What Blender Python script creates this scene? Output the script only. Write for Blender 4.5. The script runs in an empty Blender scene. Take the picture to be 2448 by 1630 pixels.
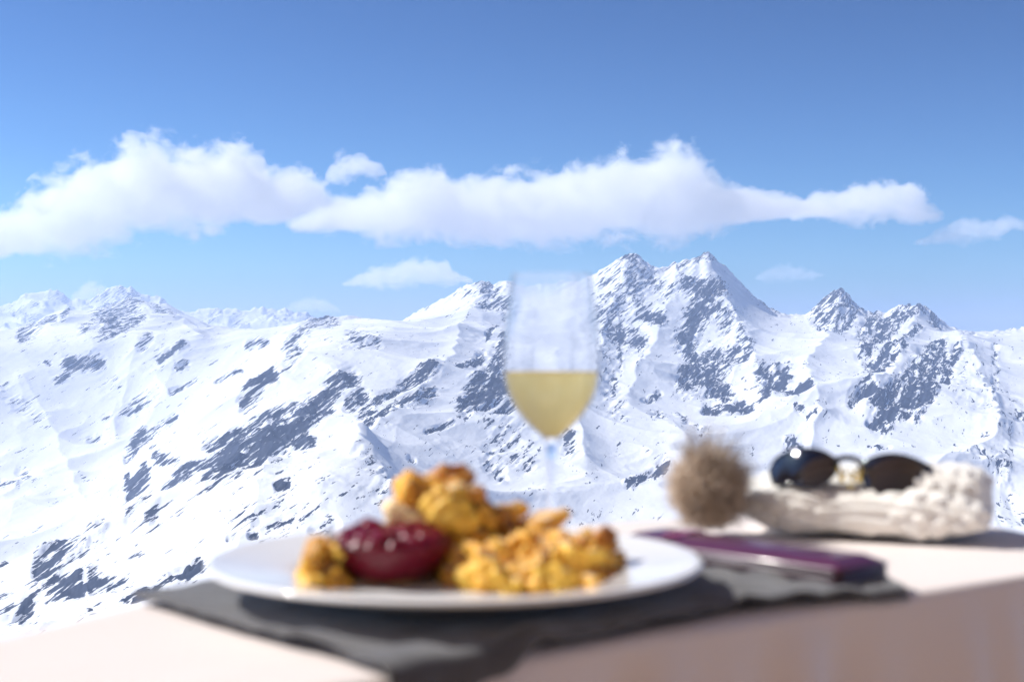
import bpy, bmesh, math, random
import numpy as np
from mathutils import Vector, Matrix

random.seed(7)
R = math.radians
S = bpy.context.scene
COL = S.collection

# ------------------------------------------------------------------ camera
cam_d = bpy.data.cameras.new("camera")
cam = bpy.data.objects.new("camera", cam_d)
COL.objects.link(cam)
cam.location = (0, 0, 0)
cam.rotation_euler = (R(90), 0, 0)
cam_d.lens = 50.0
cam_d.sensor_width = 36.0
cam_d.clip_start = 0.02
cam_d.clip_end = 80000.0
cam_d.dof.use_dof = True
cam_d.dof.focus_distance = 5000.0
cam_d.dof.aperture_fstop = 6.9
S.camera = cam

# ------------------------------------------------------------------ sky, sun, exposure
SUN_EL, SUN_AZ = 44.0, 78.0          # azimuth: degrees to the left of the viewing direction
world = bpy.data.worlds.new("World")
S.world = world
world.use_nodes = True
wn = world.node_tree
bg = wn.nodes["Background"]
sky = wn.nodes.new("ShaderNodeTexSky")
sky.sky_type = 'NISHITA'
sky.sun_disc = False
sky.sun_elevation = R(SUN_EL)
sky.sun_rotation = R(-SUN_AZ)
sky.altitude = 3000
sky.air_density = 1.0
sky.dust_density = 7.0
sky.ozone_density = 1.5
tint = wn.nodes.new("ShaderNodeMix")
tint.data_type = 'RGBA'
tint.blend_type = 'MULTIPLY'
tint.inputs[0].default_value = 1.0
tint.inputs[7].default_value = (0.41, 0.515, 0.545, 1)
wn.links.new(sky.outputs[0], tint.inputs[6])
gam = wn.nodes.new("ShaderNodeGamma")
gam.inputs[1].default_value = 1.85
wn.links.new(tint.outputs[2], gam.inputs[0])
wn.links.new(gam.outputs[0], bg.inputs[0])
bg.inputs[1].default_value = 0.071

sun_d = bpy.data.lights.new("sun", 'SUN')
sun_d.energy = 4.6
sun_d.angle = R(0.55)
sun_d.color = (1.0, 0.963, 0.90)
sun = bpy.data.objects.new("sun", sun_d)
COL.objects.link(sun)
sdir = Vector((-math.sin(R(SUN_AZ)) * math.cos(R(SUN_EL)), math.cos(R(SUN_AZ)) * math.cos(R(SUN_EL)), math.sin(R(SUN_EL))))
sun.rotation_euler = sdir.to_track_quat('Z', 'Y').to_euler()
sun.location = (-20, 10, 40)

S.view_settings.view_transform = 'Standard'
S.view_settings.look = 'None'
S.view_settings.gamma = 1.0
S.view_settings.exposure = 0.28
S.render.engine = 'CYCLES'
cy = S.cycles
cy.volume_bounces = 14
cy.max_bounces = 16
cy.diffuse_bounces = 3
cy.transmission_bounces = 10
cy.volume_max_steps = 256
cy.use_denoising = True
cy.sample_clamp_indirect = 6.0

F = 3400.0           # photograph's focal length in its own pixels
HOR = 815.0
CX = 1224.0
TZ = -0.167          # height of the table surface


# ------------------------------------------------------------------ helpers
def tag(o, label=None, cat=None, group=None, kind=None):
    if label: o["label"] = label
    if cat: o["category"] = cat
    if group: o["group"] = group
    if kind: o["kind"] = kind
    return o


def link_mesh(name, verts, faces, m=None, parent=None, smooth=True):
    me = bpy.data.meshes.new(name)
    me.from_pydata([tuple(v) for v in verts], [], [tuple(f) for f in faces])
    me.validate()
    me.update()
    if smooth:
        me.polygons.foreach_set("use_smooth", [True] * len(me.polygons))
    if m is not None:
        me.materials.append(m)
    o = bpy.data.objects.new(name, me)
    COL.objects.link(o)
    if parent is not None:
        o.parent = parent
    return o


def from_bm(name, bm, m=None, parent=None, smooth=True):
    me = bpy.data.meshes.new(name)
    bmesh.ops.recalc_face_normals(bm, faces=bm.faces)
    bm.to_mesh(me)
    bm.free()
    if smooth:
        me.polygons.foreach_set("use_smooth", [True] * len(me.polygons))
    if m is not None:
        me.materials.append(m)
    o = bpy.data.objects.new(name, me)
    COL.objects.link(o)
    if parent is not None:
        o.parent = parent
    return o


def empty(name, loc, rz=0.0):
    o = bpy.data.objects.new(name, None)
    COL.objects.link(o)
    o.location = loc
    o.rotation_euler = (0, 0, rz)
    o.empty_display_size = 0.02
    return o


def lathe(profile, n=96, closed=False):
    """profile of (radius, z); end points with radius 0 become poles"""
    vs, fs, rings = [], [], []
    for r, z in profile:
        if r < 1e-7:
            rings.append([len(vs)])
            vs.append((0, 0, z))
        else:
            rings.append(list(range(len(vs), len(vs) + n)))
            for i in range(n):
                a = 2 * math.pi * i / n
                vs.append((r * math.cos(a), r * math.sin(a), z))
    pairs = list(zip(rings[:-1], rings[1:]))
    if closed:
        pairs.append((rings[-1], rings[0]))
    for a, b in pairs:
        if len(a) == 1 and len(b) == 1:
            continue
        for i in range(n):
            j = (i + 1) % n
            if len(a) == 1:
                fs.append((a[0], b[j], b[i]))
            elif len(b) == 1:
                fs.append((a[i], a[j], b[0]))
            else:
                fs.append((a[i], a[j], b[j], b[i]))
    return vs, fs


def tube(path, rad, n=10, closed=False):
    pts = [Vector(p) for p in path]
    N = len(pts)
    vs, fs = [], []
    up = Vector((0, 0, 1))
    for i, p in enumerate(pts):
        if closed:
            t = pts[(i + 1) % N] - pts[i - 1]
        else:
            t = pts[min(i + 1, N - 1)] - pts[max(i - 1, 0)]
        t.normalize()
        ref = up if abs(t.dot(up)) < 0.95 else Vector((0, 1, 0))
        a = t.cross(ref).normalized()
        b = a.cross(t).normalized()
        rr = rad[i] if isinstance(rad, (list, tuple)) else rad
        for k in range(n):
            ang = 2 * math.pi * k / n
            vs.append(p + (a * math.cos(ang) + b * math.sin(ang)) * rr)
    rng = N if closed else N - 1
    for i in range(rng):
        i2 = (i + 1) % N
        for k in range(n):
            k2 = (k + 1) % n
            fs.append((i * n + k, i * n + k2, i2 * n + k2, i2 * n + k))
    if not closed:
        fs.append(tuple(range(n - 1, -1, -1)))
        fs.append(tuple(range((N - 1) * n, N * n)))
    return vs, fs


def catmull(pts, per=8, closed=False):
    P = [np.array(p, float) for p in pts]
    n = len(P)
    out = []
    for i in range(n if closed else n - 1):
        if closed:
            p0, p1, p2, p3 = P[i - 1], P[i], P[(i + 1) % n], P[(i + 2) % n]
        else:
            p0, p1, p2, p3 = P[max(i - 1, 0)], P[i], P[i + 1], P[min(i + 2, n - 1)]
        for k in range(per):
            t = k / per
            out.append(0.5 * ((2 * p1) + (-p0 + p2) * t + (2 * p0 - 5 * p1 + 4 * p2 - p3) * t * t + (-p0 + 3 * p1 - 3 * p2 + p3) * t ** 3))
    if not closed:
        out.append(P[-1])
    return out


# numpy gradient noise --------------------------------------------------
_rng = np.random.RandomState(11)
_perm = np.concatenate([_rng.permutation(512)] * 2)
_ga = _rng.rand(512) * 2 * np.pi
_gx, _gy = np.cos(_ga), np.sin(_ga)


def pnoise(x, y):
    xi = np.floor(x).astype(np.int64); yi = np.floor(y).astype(np.int64)
    xf = x - xi; yf = y - yi
    u = xf * xf * xf * (xf * (xf * 6 - 15) + 10)
    v = yf * yf * yf * (yf * (yf * 6 - 15) + 10)

    def g(ix, iy, dx, dy):
        h = _perm[(_perm[ix & 511] + iy) & 511]
        return _gx[h] * dx + _gy[h] * dy
    a = g(xi, yi, xf, yf); b = g(xi + 1, yi, xf - 1, yf)
    c = g(xi, yi + 1, xf, yf - 1); d = g(xi + 1, yi + 1, xf - 1, yf - 1)
    return ((a + (b - a) * u) + ((c + (d - c) * u) - (a + (b - a) * u)) * v) * 1.5


def fbm(x, y, oc=4, gain=0.5):
    s = 0; a = 1.0
    for i in range(oc):
        s = s + a * pnoise(x + 17.3 * i, y - 9.1 * i)
        x = x * 2.03; y = y * 2.03; a *= gain
    return s


def ridged(x, y, oc=4, gain=0.5):
    s = 0; a = 1.0; w = 1.0
    for i in range(oc):
        n = 1 - np.abs(pnoise(x + 31.7 * i, y + 5.3 * i))
        n = n * n * w
        s = s + a * (n - 0.55)
        w = np.clip(n * 1.6, 0, 1)
        x = x * 2.05; y = y * 2.05; a *= gain
    return s


# ------------------------------------------------------------------ material helpers
def mat(name, col, rough=0.6, **kw):
    m = bpy.data.materials.new(name)
    m.use_nodes = True
    p = m.node_tree.nodes["Principled BSDF"]
    p.inputs["Base Color"].default_value = (*col, 1)
    p.inputs["Roughness"].default_value = rough
    for k, v in kw.items():
        p.inputs[k.replace("_", " ")].default_value = v
    return m


def nd(m, kind, **kw):
    n = m.node_tree.nodes.new(kind)
    for k, v in kw.items():
        setattr(n, k, v)
    return n


def lk(m, a, b):
    m.node_tree.links.new(a, b)


def pr(m):
    return m.node_tree.nodes["Principled BSDF"]


def math_node(m, op, a, b=None, clamp=False):
    n = nd(m, "ShaderNodeMath", operation=op, use_clamp=clamp)
    for i, v in enumerate((a, b)):
        if v is None:
            continue
        if isinstance(v, (int, float)):
            n.inputs[i].default_value = v
        else:
            lk(m, v, n.inputs[i])
    return n.outputs[0]


def noise(m, vec, scale, detail=4, rough=0.5, dist=0.0):
    n = nd(m, "ShaderNodeTexNoise")
    n.inputs["Scale"].default_value = scale
    n.inputs["Detail"].default_value = detail
    n.inputs["Roughness"].default_value = rough
    n.inputs["Distortion"].default_value = dist
    if vec is not None:
        lk(m, vec, n.inputs["Vector"])
    return n.outputs[0]


def objco(m):
    return nd(m, "ShaderNodeTexCoord").outputs["Object"]


def mapping(m, vec, rot=(0, 0, 0), scale=(1, 1, 1), loc=(0, 0, 0)):
    n = nd(m, "ShaderNodeMapping")
    if any(rot):
        n0 = nd(m, "ShaderNodeMapping")
        lk(m, vec, n0.inputs["Vector"])
        n0.inputs["Rotation"].default_value = rot
        vec = n0.outputs[0]
    lk(m, vec, n.inputs["Vector"])
    n.inputs["Scale"].default_value = scale
    n.inputs["Location"].default_value = loc
    return n.outputs[0]


def mixcol(m, fac, a, b):
    n = nd(m, "ShaderNodeMix", data_type='RGBA')
    if isinstance(fac, (int, float)): n.inputs[0].default_value = fac
    else: lk(m, fac, n.inputs[0])
    for idx, v in ((6, a), (7, b)):
        if isinstance(v, tuple): n.inputs[idx].default_value = (*v, 1)
        else: lk(m, v, n.inputs[idx])
    return n.outputs[2]


def bump(m, height, strength=0.3, dist=0.01):
    b = nd(m, "ShaderNodeBump")
    b.inputs["Strength"].default_value = strength
    b.inputs["Distance"].default_value = dist
    lk(m, height, b.inputs["Height"])
    lk(m, b.outputs[0], pr(m).inputs["Normal"])


# ------------------------------------------------------------------ mountains
# ridge and valley lines, near to far: (bearing knots, drop knots) and distance in metres
def crv(kn):
    a = np.array(kn, float)
    return lambda u: np.interp(u, a[:, 0], a[:, 1])


L = []
L.append((crv([(-600, 4200), (3050, 4200)]), crv([(-600, 60), (3050, 60)])))
L.append((crv([(-600, 1950), (0, 1850), (800, 1700), (1400, 1640), (3050, 1620)]), crv([(-600, 900), (3050, 1000)])))
# near ridge
L.append((crv([(-600, 1500), (0, 1345), (100, 1318), (200, 1262), (350, 1190), (470, 1142), (600, 1094), (700, 1072), (790, 1048), (850, 1052),
               (900, 1085), (960, 1130), (1050, 1185), (1200, 1250), (1500, 1310), (2448, 1330), (3050, 1330)]),
          crv([(-600, 2500), (850, 2700), (3050, 2400)])))
# valley behind it
L.append((crv([(-600, 1560), (0, 1400), (200, 1330), (470, 1190), (700, 1105), (850, 1070), (960, 1085), (1200, 1150), (1500, 1190), (2448, 1200), (3050, 1200)]),
          crv([(-600, 3100), (850, 3100), (3050, 2900)])))
# rocky spur
L.append((crv([(-600, 1260), (0, 1190), (200, 1180), (290, 1140), (330, 1062), (400, 1015), (480, 972), (560, 930), (640, 880), (700, 840), (800, 806), (900, 800),
               (1000, 815), (1100, 830), (1250, 850), (1400, 880), (1550, 900), (1700, 930), (1850, 910), (2000, 880), (2150, 880), (2290, 890), (2448, 920), (3050, 900)]),
          crv([(-600, 4300), (200, 4200), (400, 3700), (800, 4300), (1400, 4300), (3050, 4300)])))
L.append((crv([(-600, 1150), (0, 1090), (200, 1080), (330, 1075), (400, 1028), (480, 985), (560, 942), (640, 880), (700, 830), (800, 790), (900, 785),
               (1000, 795), (1100, 810), (1250, 830), (1400, 850), (1550, 860), (1700, 890), (1850, 870), (2000, 850), (2150, 850), (2290, 860), (2448, 890), (3050, 870)]),
          crv([(-600, 4700), (3050, 4700)])))
# plateau rim / shoulder
L.append((crv([(-600, 830), (0, 803), (100, 799), (250, 806), (330, 808), (420, 792), (520, 802), (600, 790), (700, 775), (760, 768), (830, 763), (900, 765),
               (960, 771), (1020, 770), (1100, 775), (1250, 790), (1400, 790), (1480, 800), (1560, 770), (1650, 790), (1850, 790), (2000, 790), (2150, 815), (2300, 830), (2448, 840), (3050, 830)]),
          crv([(-600, 5200), (800, 5300), (3050, 5200)])))
# main skyline (centre and right), rocky middle range (left)
L.append((crv([(-600, 800), (0, 800), (30, 802), (60, 785), (100, 760), (150, 737), (200, 745), (260, 730), (310, 716), (350, 726), (400, 727), (430, 745), (470, 772), (520, 790), (560, 800),
               (700, 800), (900, 795), (940, 778), (960, 770), (1000, 745), (1050, 718), (1100, 690), (1150, 673), (1180, 680), (1215, 668), (1260, 682), (1320, 672), (1380, 666),
               (1420, 653), (1460, 625), (1500, 604), (1530, 616), (1560, 637), (1590, 641), (1620, 628), (1660, 617), (1675, 622), (1692, 612), (1710, 625), (1735, 640), (1760, 665), (1800, 700),
               (1850, 738), (1890, 750), (1925, 748), (1960, 720), (1985, 700), (2008, 692), (2030, 705), (2060, 738), (2085, 748), (2100, 741), (2115, 752), (2130, 734), (2160, 731), (2195, 727),
               (2220, 738), (2250, 763), (2290, 792), (2330, 795), (2360, 790), (2400, 788), (2448, 782), (2700, 740), (3050, 760)]),
          crv([(-600, 7400), (500, 7400), (900, 6200), (1100, 5900), (1500, 5900), (1700, 5800), (1900, 6200), (2100, 5900), (3050, 6000)])))
L.append((crv([(-600, 960), (3050, 960)]), crv([(-600, 8600), (3050, 8000)])))
# distant range
L.append((crv([(-600, 745), (-200, 720), (0, 730), (30, 715), (60, 700), (100, 698), (130, 695), (160, 710), (190, 718), (220, 705), (250, 700), (283, 682), (310, 688), (350, 700), (390, 716),
               (420, 735), (470, 745), (520, 742), (560, 738), (600, 740), (640, 736), (690, 738), (720, 745), (760, 757), (800, 775), (900, 800), (2000, 830), (3050, 820)]),
          crv([(-600, 12000), (3050, 12000)])))
L.append((crv([(-600, 900), (3050, 900)]), crv([(-600, 13200), (3050, 13200)])))
ROWS = [40, 170, 50, 220, 50, 190, 230, 40, 130, 30]

NU = 2300
U = np.linspace(-1700, 4300, NU)


def gsm(a, sig):
    n = int(sig * 3 / (U[1] - U[0])) + 1
    kx = np.exp(-0.5 * (np.arange(-n, n + 1) * (U[1] - U[0]) / sig) ** 2)
    kx /= kx.sum()
    return np.convolve(np.pad(a, n, mode='edge'), kx, 'valid')


CRESTS = {2: 260.0, 4: 220.0, 6: 200.0, 7: 330.0, 9: 420.0}
rows_r, rows_z = [], []
kr, kz, kd = [], [], {}
for k, (fy, fr) in enumerate(L):
    py = fy(U)
    r = gsm(fr(U), 120)
    ps = gsm(py, 60)
    if k in CRESTS:
        ex = gsm(py, {7: 5, 9: 13}.get(k, 14))
        kd[k] = -(ex - ps) / F * r
    if k in (7, 9):
        out = np.clip((np.abs(U - 1224) - 1500) / 500, 0, 1)
        ps = ps + out * 40 * fbm(U / 420 + k, np.full(NU, 1.7 * k), 4, 0.55)
    kr.append(r)
    kz.append((HOR - ps) / F * r)
for k in range(len(L) - 1):
    n = ROWS[k]
    for i in range(n):
        t = i / n
        rows_r.append(kr[k] * (1 - t) + kr[k + 1] * t)
        rows_z.append(kz[k] * (1 - t) + kz[k + 1] * t)
rows_r.append(kr[-1]); rows_z.append(kz[-1])
RR = np.array(rows_r)
ZZ = np.array(rows_z)
NR = RR.shape[0]


def box_rows(A, h):
    P = np.pad(A, ((h + 1, h), (0, 0)), mode='edge')
    c = np.cumsum(P, 0)
    return (c[2 * h + 1:] - c[:-2 * h - 1]) / (2 * h + 1)


for _ in range(3):
    RS = RR if _ == 0 else RS
    ZS_ = ZZ if _ == 0 else ZS_
    RS = box_rows(RS, 9)
    ZS_ = box_rows(ZS_, 9)
dc0 = np.minimum(np.abs(RR - kr[7][None, :]), np.abs(RR - kr[9][None, :]))
w = np.exp(-(dc0 / 90.0) ** 2)
RR = RS * (1 - w) + RR * w
ZZ = ZS_ * (1 - w) + ZZ * w
RR[0] = rows_r[0]
dcrest = np.minimum(np.abs(RR - kr[7][None, :]), np.abs(RR - kr[9][None, :]))
for k, fall in CRESTS.items():
    ZZ = ZZ + kd[k][None, :] * np.exp(-((RR - kr[k][None, :]) / fall) ** 2)
TX = (U[None, :] - CX) / F * RR
TY = RR.copy()
PY = HOR - ZZ / RR * F
PX = np.broadcast_to(U[None, :], RR.shape)

# bare rock outcrops (x0, y0, x1, y1, half width, how bare), laid along the strata
ROCK = [
 (1500,620,1470,700,36,.62),(1490,690,1450,780,42,.62),(1460,792,1530,805,20,.9),(1480,640,1440,670,22,.55),(1530,650,1600,700,22,.55),(1545,750,1580,765,15,1),(1505,640,1530,740,26,.6),
 (1620,635,1690,622,18,.6),(1640,680,1715,705,22,.95),(1690,715,1640,800,26,1.05),(1715,750,1740,790,18,.75),(1640,800,1650,810,12,.9),(1650,830,1670,860,18,.95),(1700,845,1645,900,26,.85),
 (1760,850,1700,890,28,.85),(1740,760,1790,840,13,.6),(1650,890,1730,930,20,.9),(1690,960,1750,965,11,1),(1770,955,1785,972,16,1),(1780,870,1795,830,12,.75),(1820,900,1880,890,14,.95),
 (1830,940,1870,910,18,1),(1760,655,1850,735,7,.85),(1890,935,1930,925,16,.85),(1905,985,1915,990,7,1),(1930,1005,1950,1000,5,1),(1890,1050,1915,1055,12,1),
 (1960,740,2010,702,22,.78),(1960,760,2040,720,17,.75),(1985,790,2050,745,13,.75),(2060,800,2095,755,15,.8),
 (2110,780,2190,737,22,.8),(2070,840,2130,780,19,.9),(2060,890,2200,790,9,.85),(2230,752,2240,780,10,.85),(2150,900,2250,830,14,.9),(2050,900,2160,840,10,.8),(2100,960,2250,860,19,.9),
 (2110,1000,2200,920,23,1.05),(2170,990,2290,850,12,.95),(2190,1000,2240,930,9,.95),(2040,955,2080,930,12,.9),(2080,1005,2090,1010,8,.9),(2040,900,2080,860,6,.7),(2380,830,2375,960,7,.55),
 (2440,1000,2448,1010,12,.9),(2300,1080,2400,1130,18,.42),(2080,1060,2120,1060,9,.65),(2400,1140,2440,1230,14,.4),
 (1480,820,1485,880,6,.75),(1450,850,1475,1000,22,.42),(1540,938,1575,920,7,.9),(1570,975,1575,985,14,.65),(1620,970,1680,1040,7,.6),(1350,1030,1365,1090,16,.7),(1515,1150,1590,1118,11,.95),(1505,1172,1525,1165,12,1.05),
 (1160,690,1210,740,26,.66),(1150,735,1215,720,14,.85),(1095,870,1150,838,9,1.05),(1165,810,1190,785,5,.95),(1110,960,1205,825,16,.95),(1120,980,1200,910,22,1),(1110,990,1230,930,17,.85),(1180,1000,1230,960,12,.85),
 (1020,1040,1080,1020,5,.9),(800,912,840,900,18,.95),(840,950,860,935,17,.95),(870,960,1040,890,12,.9),(870,1000,1030,940,14,.86),(860,1040,990,960,12,.7),(960,910,1030,890,9,.95),(840,800,900,810,11,.55),(820,840,900,830,7,.5),
 (1190,1020,1250,1070,34,.42),(1040,705,1120,700,10,.45),
 (255,742,300,730,17,.7),(250,790,310,722,26,.74),(200,790,250,742,12,.65),(50,795,130,765,9,.75),(150,760,165,737,7,.8),(270,805,340,760,12,.75),(330,722,420,760,9,.5),(380,870,440,830,9,.98),(340,840,355,815,12,.75),
 (425,885,445,870,9,.8),(165,865,235,865,16,.9),(140,900,160,890,12,.65),(110,857,116,857,6,.8),(590,822,640,815,7,.88),(690,840,730,800,16,.66),(690,880,720,850,11,.6),(520,915,580,890,6,.9),(410,950,470,905,6,.7),
 (740,780,800,770,12,.64),(590,932,650,908,13,1.05),(300,990,350,960,18,.42),(270,910,282,920,13,.45),(310,990,330,983,12,.78),(250,1005,256,1007,9,.6),(215,1055,230,1052,10,.65),
 (500,1045,700,960,14,.95),(640,1020,800,930,17,.95),(480,1100,640,1030,19,1),(540,1120,650,1060,25,1.08),(490,1150,620,1110,17,1.05),(560,1050,690,1000,22,1),(680,1060,740,990,19,1.05),(700,1040,780,960,22,1),
 (690,1060,740,1050,12,1.05),(390,1160,450,1122,12,1.05),(310,1085,340,1040,10,.98),(305,1080,420,1000,7,.8),(310,1160,350,1112,12,.98),(370,1080,420,1080,12,.78),(420,1120,460,1090,11,.95),(300,1150,330,1140,7,.95),(580,960,640,915,10,.9),
 (0,1362,80,1330,11,.95),(60,1340,130,1320,12,.85),(90,1362,200,1300,12,.82),(110,1370,190,1350,16,.92),(45,1432,72,1400,13,1.05),(40,1430,90,1380,11,.85),(190,1290,250,1270,10,.68),(220,1340,310,1320,16,.8),
 (310,1392,420,1320,20,.85),(320,1400,450,1310,18,.78),(430,1312,510,1300,18,.82),(440,1330,480,1280,12,.85),(520,1310,600,1287,5,.8),(310,1240,370,1225,13,.6),(200,1272,330,1192,4,.95),(330,1192,480,1145,3,.9),
 (550,1230,620,1200,8,.6),(600,1225,612,1220,7,1),(755,1205,795,1198,15,.68),(800,1240,830,1230,9,.75),(660,1145,690,1140,6,.9),(870,1240,876,1236,8,.75),(0,1150,40,1170,10,.88),(50,1125,56,1127,10,.6),(60,1150,66,1152,9,.8),
 (200,1430,220,1425,4,.9),(290,1432,350,1402,10,.78),(855,1090,950,1190,12,.40),(1170,1085,1185,1110,20,.6),(1230,1090,1260,1110,20,.55),(1200,1140,1206,1140,7,.9),(980,1110,986,1112,7,.75),
 (30,740,90,760,12,.5),(210,715,300,690,12,.45),(560,760,720,745,14,.3),(330,1180,700,1110,22,.36),(0,1420,120,1480,30,.35),(560,1200,760,1160,30,.33),(0,930,90,1000,20,.35),(2300,900,2448,1050,60,.22),(2230,1200,2448,1220,30,.2),
]
ROCKA = np.zeros_like(RR, dtype=np.float32)
for (x0, y0, x1, y1, hw, st) in ROCK:
    m_ = hw * 1.6 + 4
    c0 = np.searchsorted(U, min(x0, x1) - m_); c1 = np.searchsorted(U, max(x0, x1) + m_)
    px = PX[:, c0:c1]; py = PY[:, c0:c1]
    dx, dy = x1 - x0, y1 - y0
    l2 = dx * dx + dy * dy + 1e-6
    t = np.clip(((px - x0) * dx + (py - y0) * dy) / l2, 0, 1)
    d = np.hypot(px - (x0 + t * dx), py - (y0 + t * dy))
    v = st * np.clip(1.35 - d / (hw * 1.25), 0, 1)
    np.maximum(ROCKA[:, c0:c1], v, out=ROCKA[:, c0:c1])

patchy = np.clip(fbm(TX / 260, TY / 260, 3) + 0.05, 0, 1) * np.where(RR < 3000, 0.26, 0.12) * np.where(RR > 9500, 4.4, 1.0)
np.maximum(ROCKA, patchy, out=ROCKA)
# relief
far = np.clip((RR - 7000) / 3000, 0, 1)
sc = 1 + 0.8 * far
wx = TX + 90 * pnoise(TX / 420, TY / 420); wy = TY + 90 * pnoise(TX / 420 + 9.2, TY / 420 + 4.1)
lowf = ridged(wx / 780, wy / 780, 3, 0.5)
high = ridged(wx / 150 + 3.3, wy / 190 - 8.0, 5, 0.55)
fine = fbm(wx / 26, wy / 26, 3, 0.55)
damp = 1 - 0.85 * np.exp(-(dcrest / 350.0) ** 2)
near = np.clip((RR - 200) / 900, 0, 1)
RK = np.clip(ROCKA, 0, 1)
relief = near * sc * (36 * lowf * damp + high * (1.3 + 12 * RK) + fine * (0.25 + 3.0 * RK))
relief += near * 9.0 * np.exp(-(dcrest / 140.0) ** 2) * ridged(TX / 75, TY / 75, 4, 0.6) * (1 - 0.6 * np.clip((900 - U[None, :]) / 200, 0, 1) * (1 - far))
qa = (TX * 0.766 + ZZ * 0.643); qb = (-TX * 0.643 + ZZ * 0.766)
relief += near * RK * 7.0 * ridged(qa / 130 + 2.2, qb / 26 + TY / 200, 3, 0.55)
relief += far * 34 * ridged(TX / 430 + 5, TY / 430, 5, 0.6)
SPURS = [([(2292, 815), (2330, 860), (2375, 950), (2392, 1050), (2300, 1110), (2200, 1165)], 26, 70), ([(1500, 625), (1478, 700), (1440, 800), (1420, 900)], 30, 60),
         ([(1692, 632), (1722, 700), (1785, 830), (1835, 940)], 34, 80), ([(1620, 650), (1600, 720), (1560, 820), (1500, 930)], 16, 50), ([(2195, 745), (2150, 860), (2070, 970)], 22, 70),
         ([(2008, 710), (1990, 790), (1930, 880)], 20, 60), ([(850, 1055), (905, 1120), (960, 1210), (990, 1280)], 18, 70), ([(1150, 695), (1080, 840), (980, 960), (880, 1060)], 20, 70),
         ([(60, 900), (110, 1000), (160, 1120), (200, 1200)], 16, 80), ([(330, 830), (300, 930), (270, 1060)], 14, 60), ([(640, 1090), (600, 1200), (520, 1330)], 12, 70), ([(1330, 850), (1380, 980), (1400, 1110)], 18, 70),
         ([(1500, 960), (1580, 1000), (1650, 1080), (1680, 1150)], 14, 60), ([(1940, 900), (1960, 1000), (1930, 1100)], 14, 50), ([(310, 722), (400, 760), (470, 800)], 18, 40)]
for pl, hh, wd in SPURS:
    dm = np.full(RR.shape, 1e9, dtype=np.float32)
    for (x0, y0), (x1, y1) in zip(pl[:-1], pl[1:]):
        c0 = np.searchsorted(U, min(x0, x1) - wd); c1 = np.searchsorted(U, max(x0, x1) + wd)
        px = PX[:, c0:c1] + 10 * pnoise(TX[:, c0:c1] / 90, TY[:, c0:c1] / 90); py = PY[:, c0:c1]
        dx, dy = x1 - x0, y1 - y0
        t = np.clip(((px - x0) * dx + (py - y0) * dy) / (dx * dx + dy * dy), 0, 1)
        np.minimum(dm[:, c0:c1], np.hypot(px - (x0 + t * dx), py - (y0 + t * dy)), out=dm[:, c0:c1])
    q = np.clip(1 - dm / wd, 0, 1)
    relief += 0.8 * hh * q * q
TZZ = ZZ + relief

mt = bpy.data.materials.new("snow_and_rock")
mt.use_nodes = True
p = pr(mt)
co = objco(mt)
at = nd(mt, "ShaderNodeAttribute", attribute_name="bare_rock").outputs["Fac"]
st1 = noise(mt, mapping(mt, co, (0, R(40), 0), (1 / 120, 1 / 100, 1 / 12)), 1.0, 8, 0.62, 0.5)
st2 = noise(mt, mapping(mt, co, (0, R(40), 0), (1 / 46, 1 / 40, 1 / 6)), 1.0, 4, 0.6)
st3 = noise(mt, mapping(mt, co, (0, R(44), 0), (1 / 22, 1 / 18, 1 / 3.2)), 1.0, 3, 0.6)
nz = math_node(mt, 'ADD', math_node(mt, 'MULTIPLY', st1, 0.52), math_node(mt, 'ADD', math_node(mt, 'MULTIPLY', st2, 0.30), math_node(mt, 'MULTIPLY', st3, 0.18)))
v = math_node(mt, 'MULTIPLY', math_node(mt, 'SUBTRACT', nz, 0.5), 5.6)
v = math_node(mt, 'ADD', v, math_node(mt, 'MULTIPLY', at, 0.84))
v = math_node(mt, 'SUBTRACT', v, 0.56)
rk = math_node(mt, 'ADD', math_node(mt, 'MULTIPLY', v, 13.0), 0.5, clamp=True)
rc = mixcol(mt, noise(mt, co, 1 / 60, 5, 0.6), (0.008, 0.014, 0.036), (0.028, 0.036, 0.060))
sn = mixcol(mt, noise(mt, co, 1 / 300, 5, 0.6), (0.79, 0.80, 0.83), (0.85, 0.85, 0.865))
lk(mt, mixcol(mt, rk, sn, rc), p.inputs["Base Color"])
p.inputs["Roughness"].default_value = 0.75
p.inputs["Specular IOR Level"].default_value = 0.15
hb = math_node(mt, 'ADD', math_node(mt, 'MULTIPLY', noise(mt, mapping(mt, co, (0, R(40), 0), (1 / 70, 1 / 60, 1 / 24)), 1.0, 6, 0.6), 1.0), math_node(mt, 'MULTIPLY', math_node(mt, 'MULTIPLY', st2, rk), 0.5))
bump(mt, hb, 0.32, 8.0)


def terrain(name, a, b):
    x = TX[a:b]; y = TY[a:b]; z = TZZ[a:b]
    n, mcol = x.shape
    me = bpy.data.meshes.new(name)
    nv = n * mcol
    me.vertices.add(nv)
    me.vertices.foreach_set("co", np.stack([x, y, z], -1).astype(np.float32).ravel())
    idx = np.arange(nv).reshape(n, mcol)
    q = np.stack([idx[:-1, :-1], idx[:-1, 1:], idx[1:, 1:], idx[1:, :-1]], -1).reshape(-1, 4)
    nf = len(q)
    me.loops.add(nf * 4)
    me.loops.foreach_set("vertex_index", q.astype(np.int32).ravel())
    me.polygons.add(nf)
    me.polygons.foreach_set("loop_start", np.arange(0, nf * 4, 4, dtype=np.int32))
    me.polygons.foreach_set("use_smooth", np.ones(nf, dtype=bool))
    at_ = me.attributes.new("bare_rock", 'FLOAT', 'POINT')
    at_.data.foreach_set("value", ROCKA[a:b].astype(np.float32).ravel())
    me.update(calc_edges=True)
    me.materials.append(mt)
    o = bpy.data.objects.new(name, me)
    COL.objects.link(o)
    return o


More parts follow.
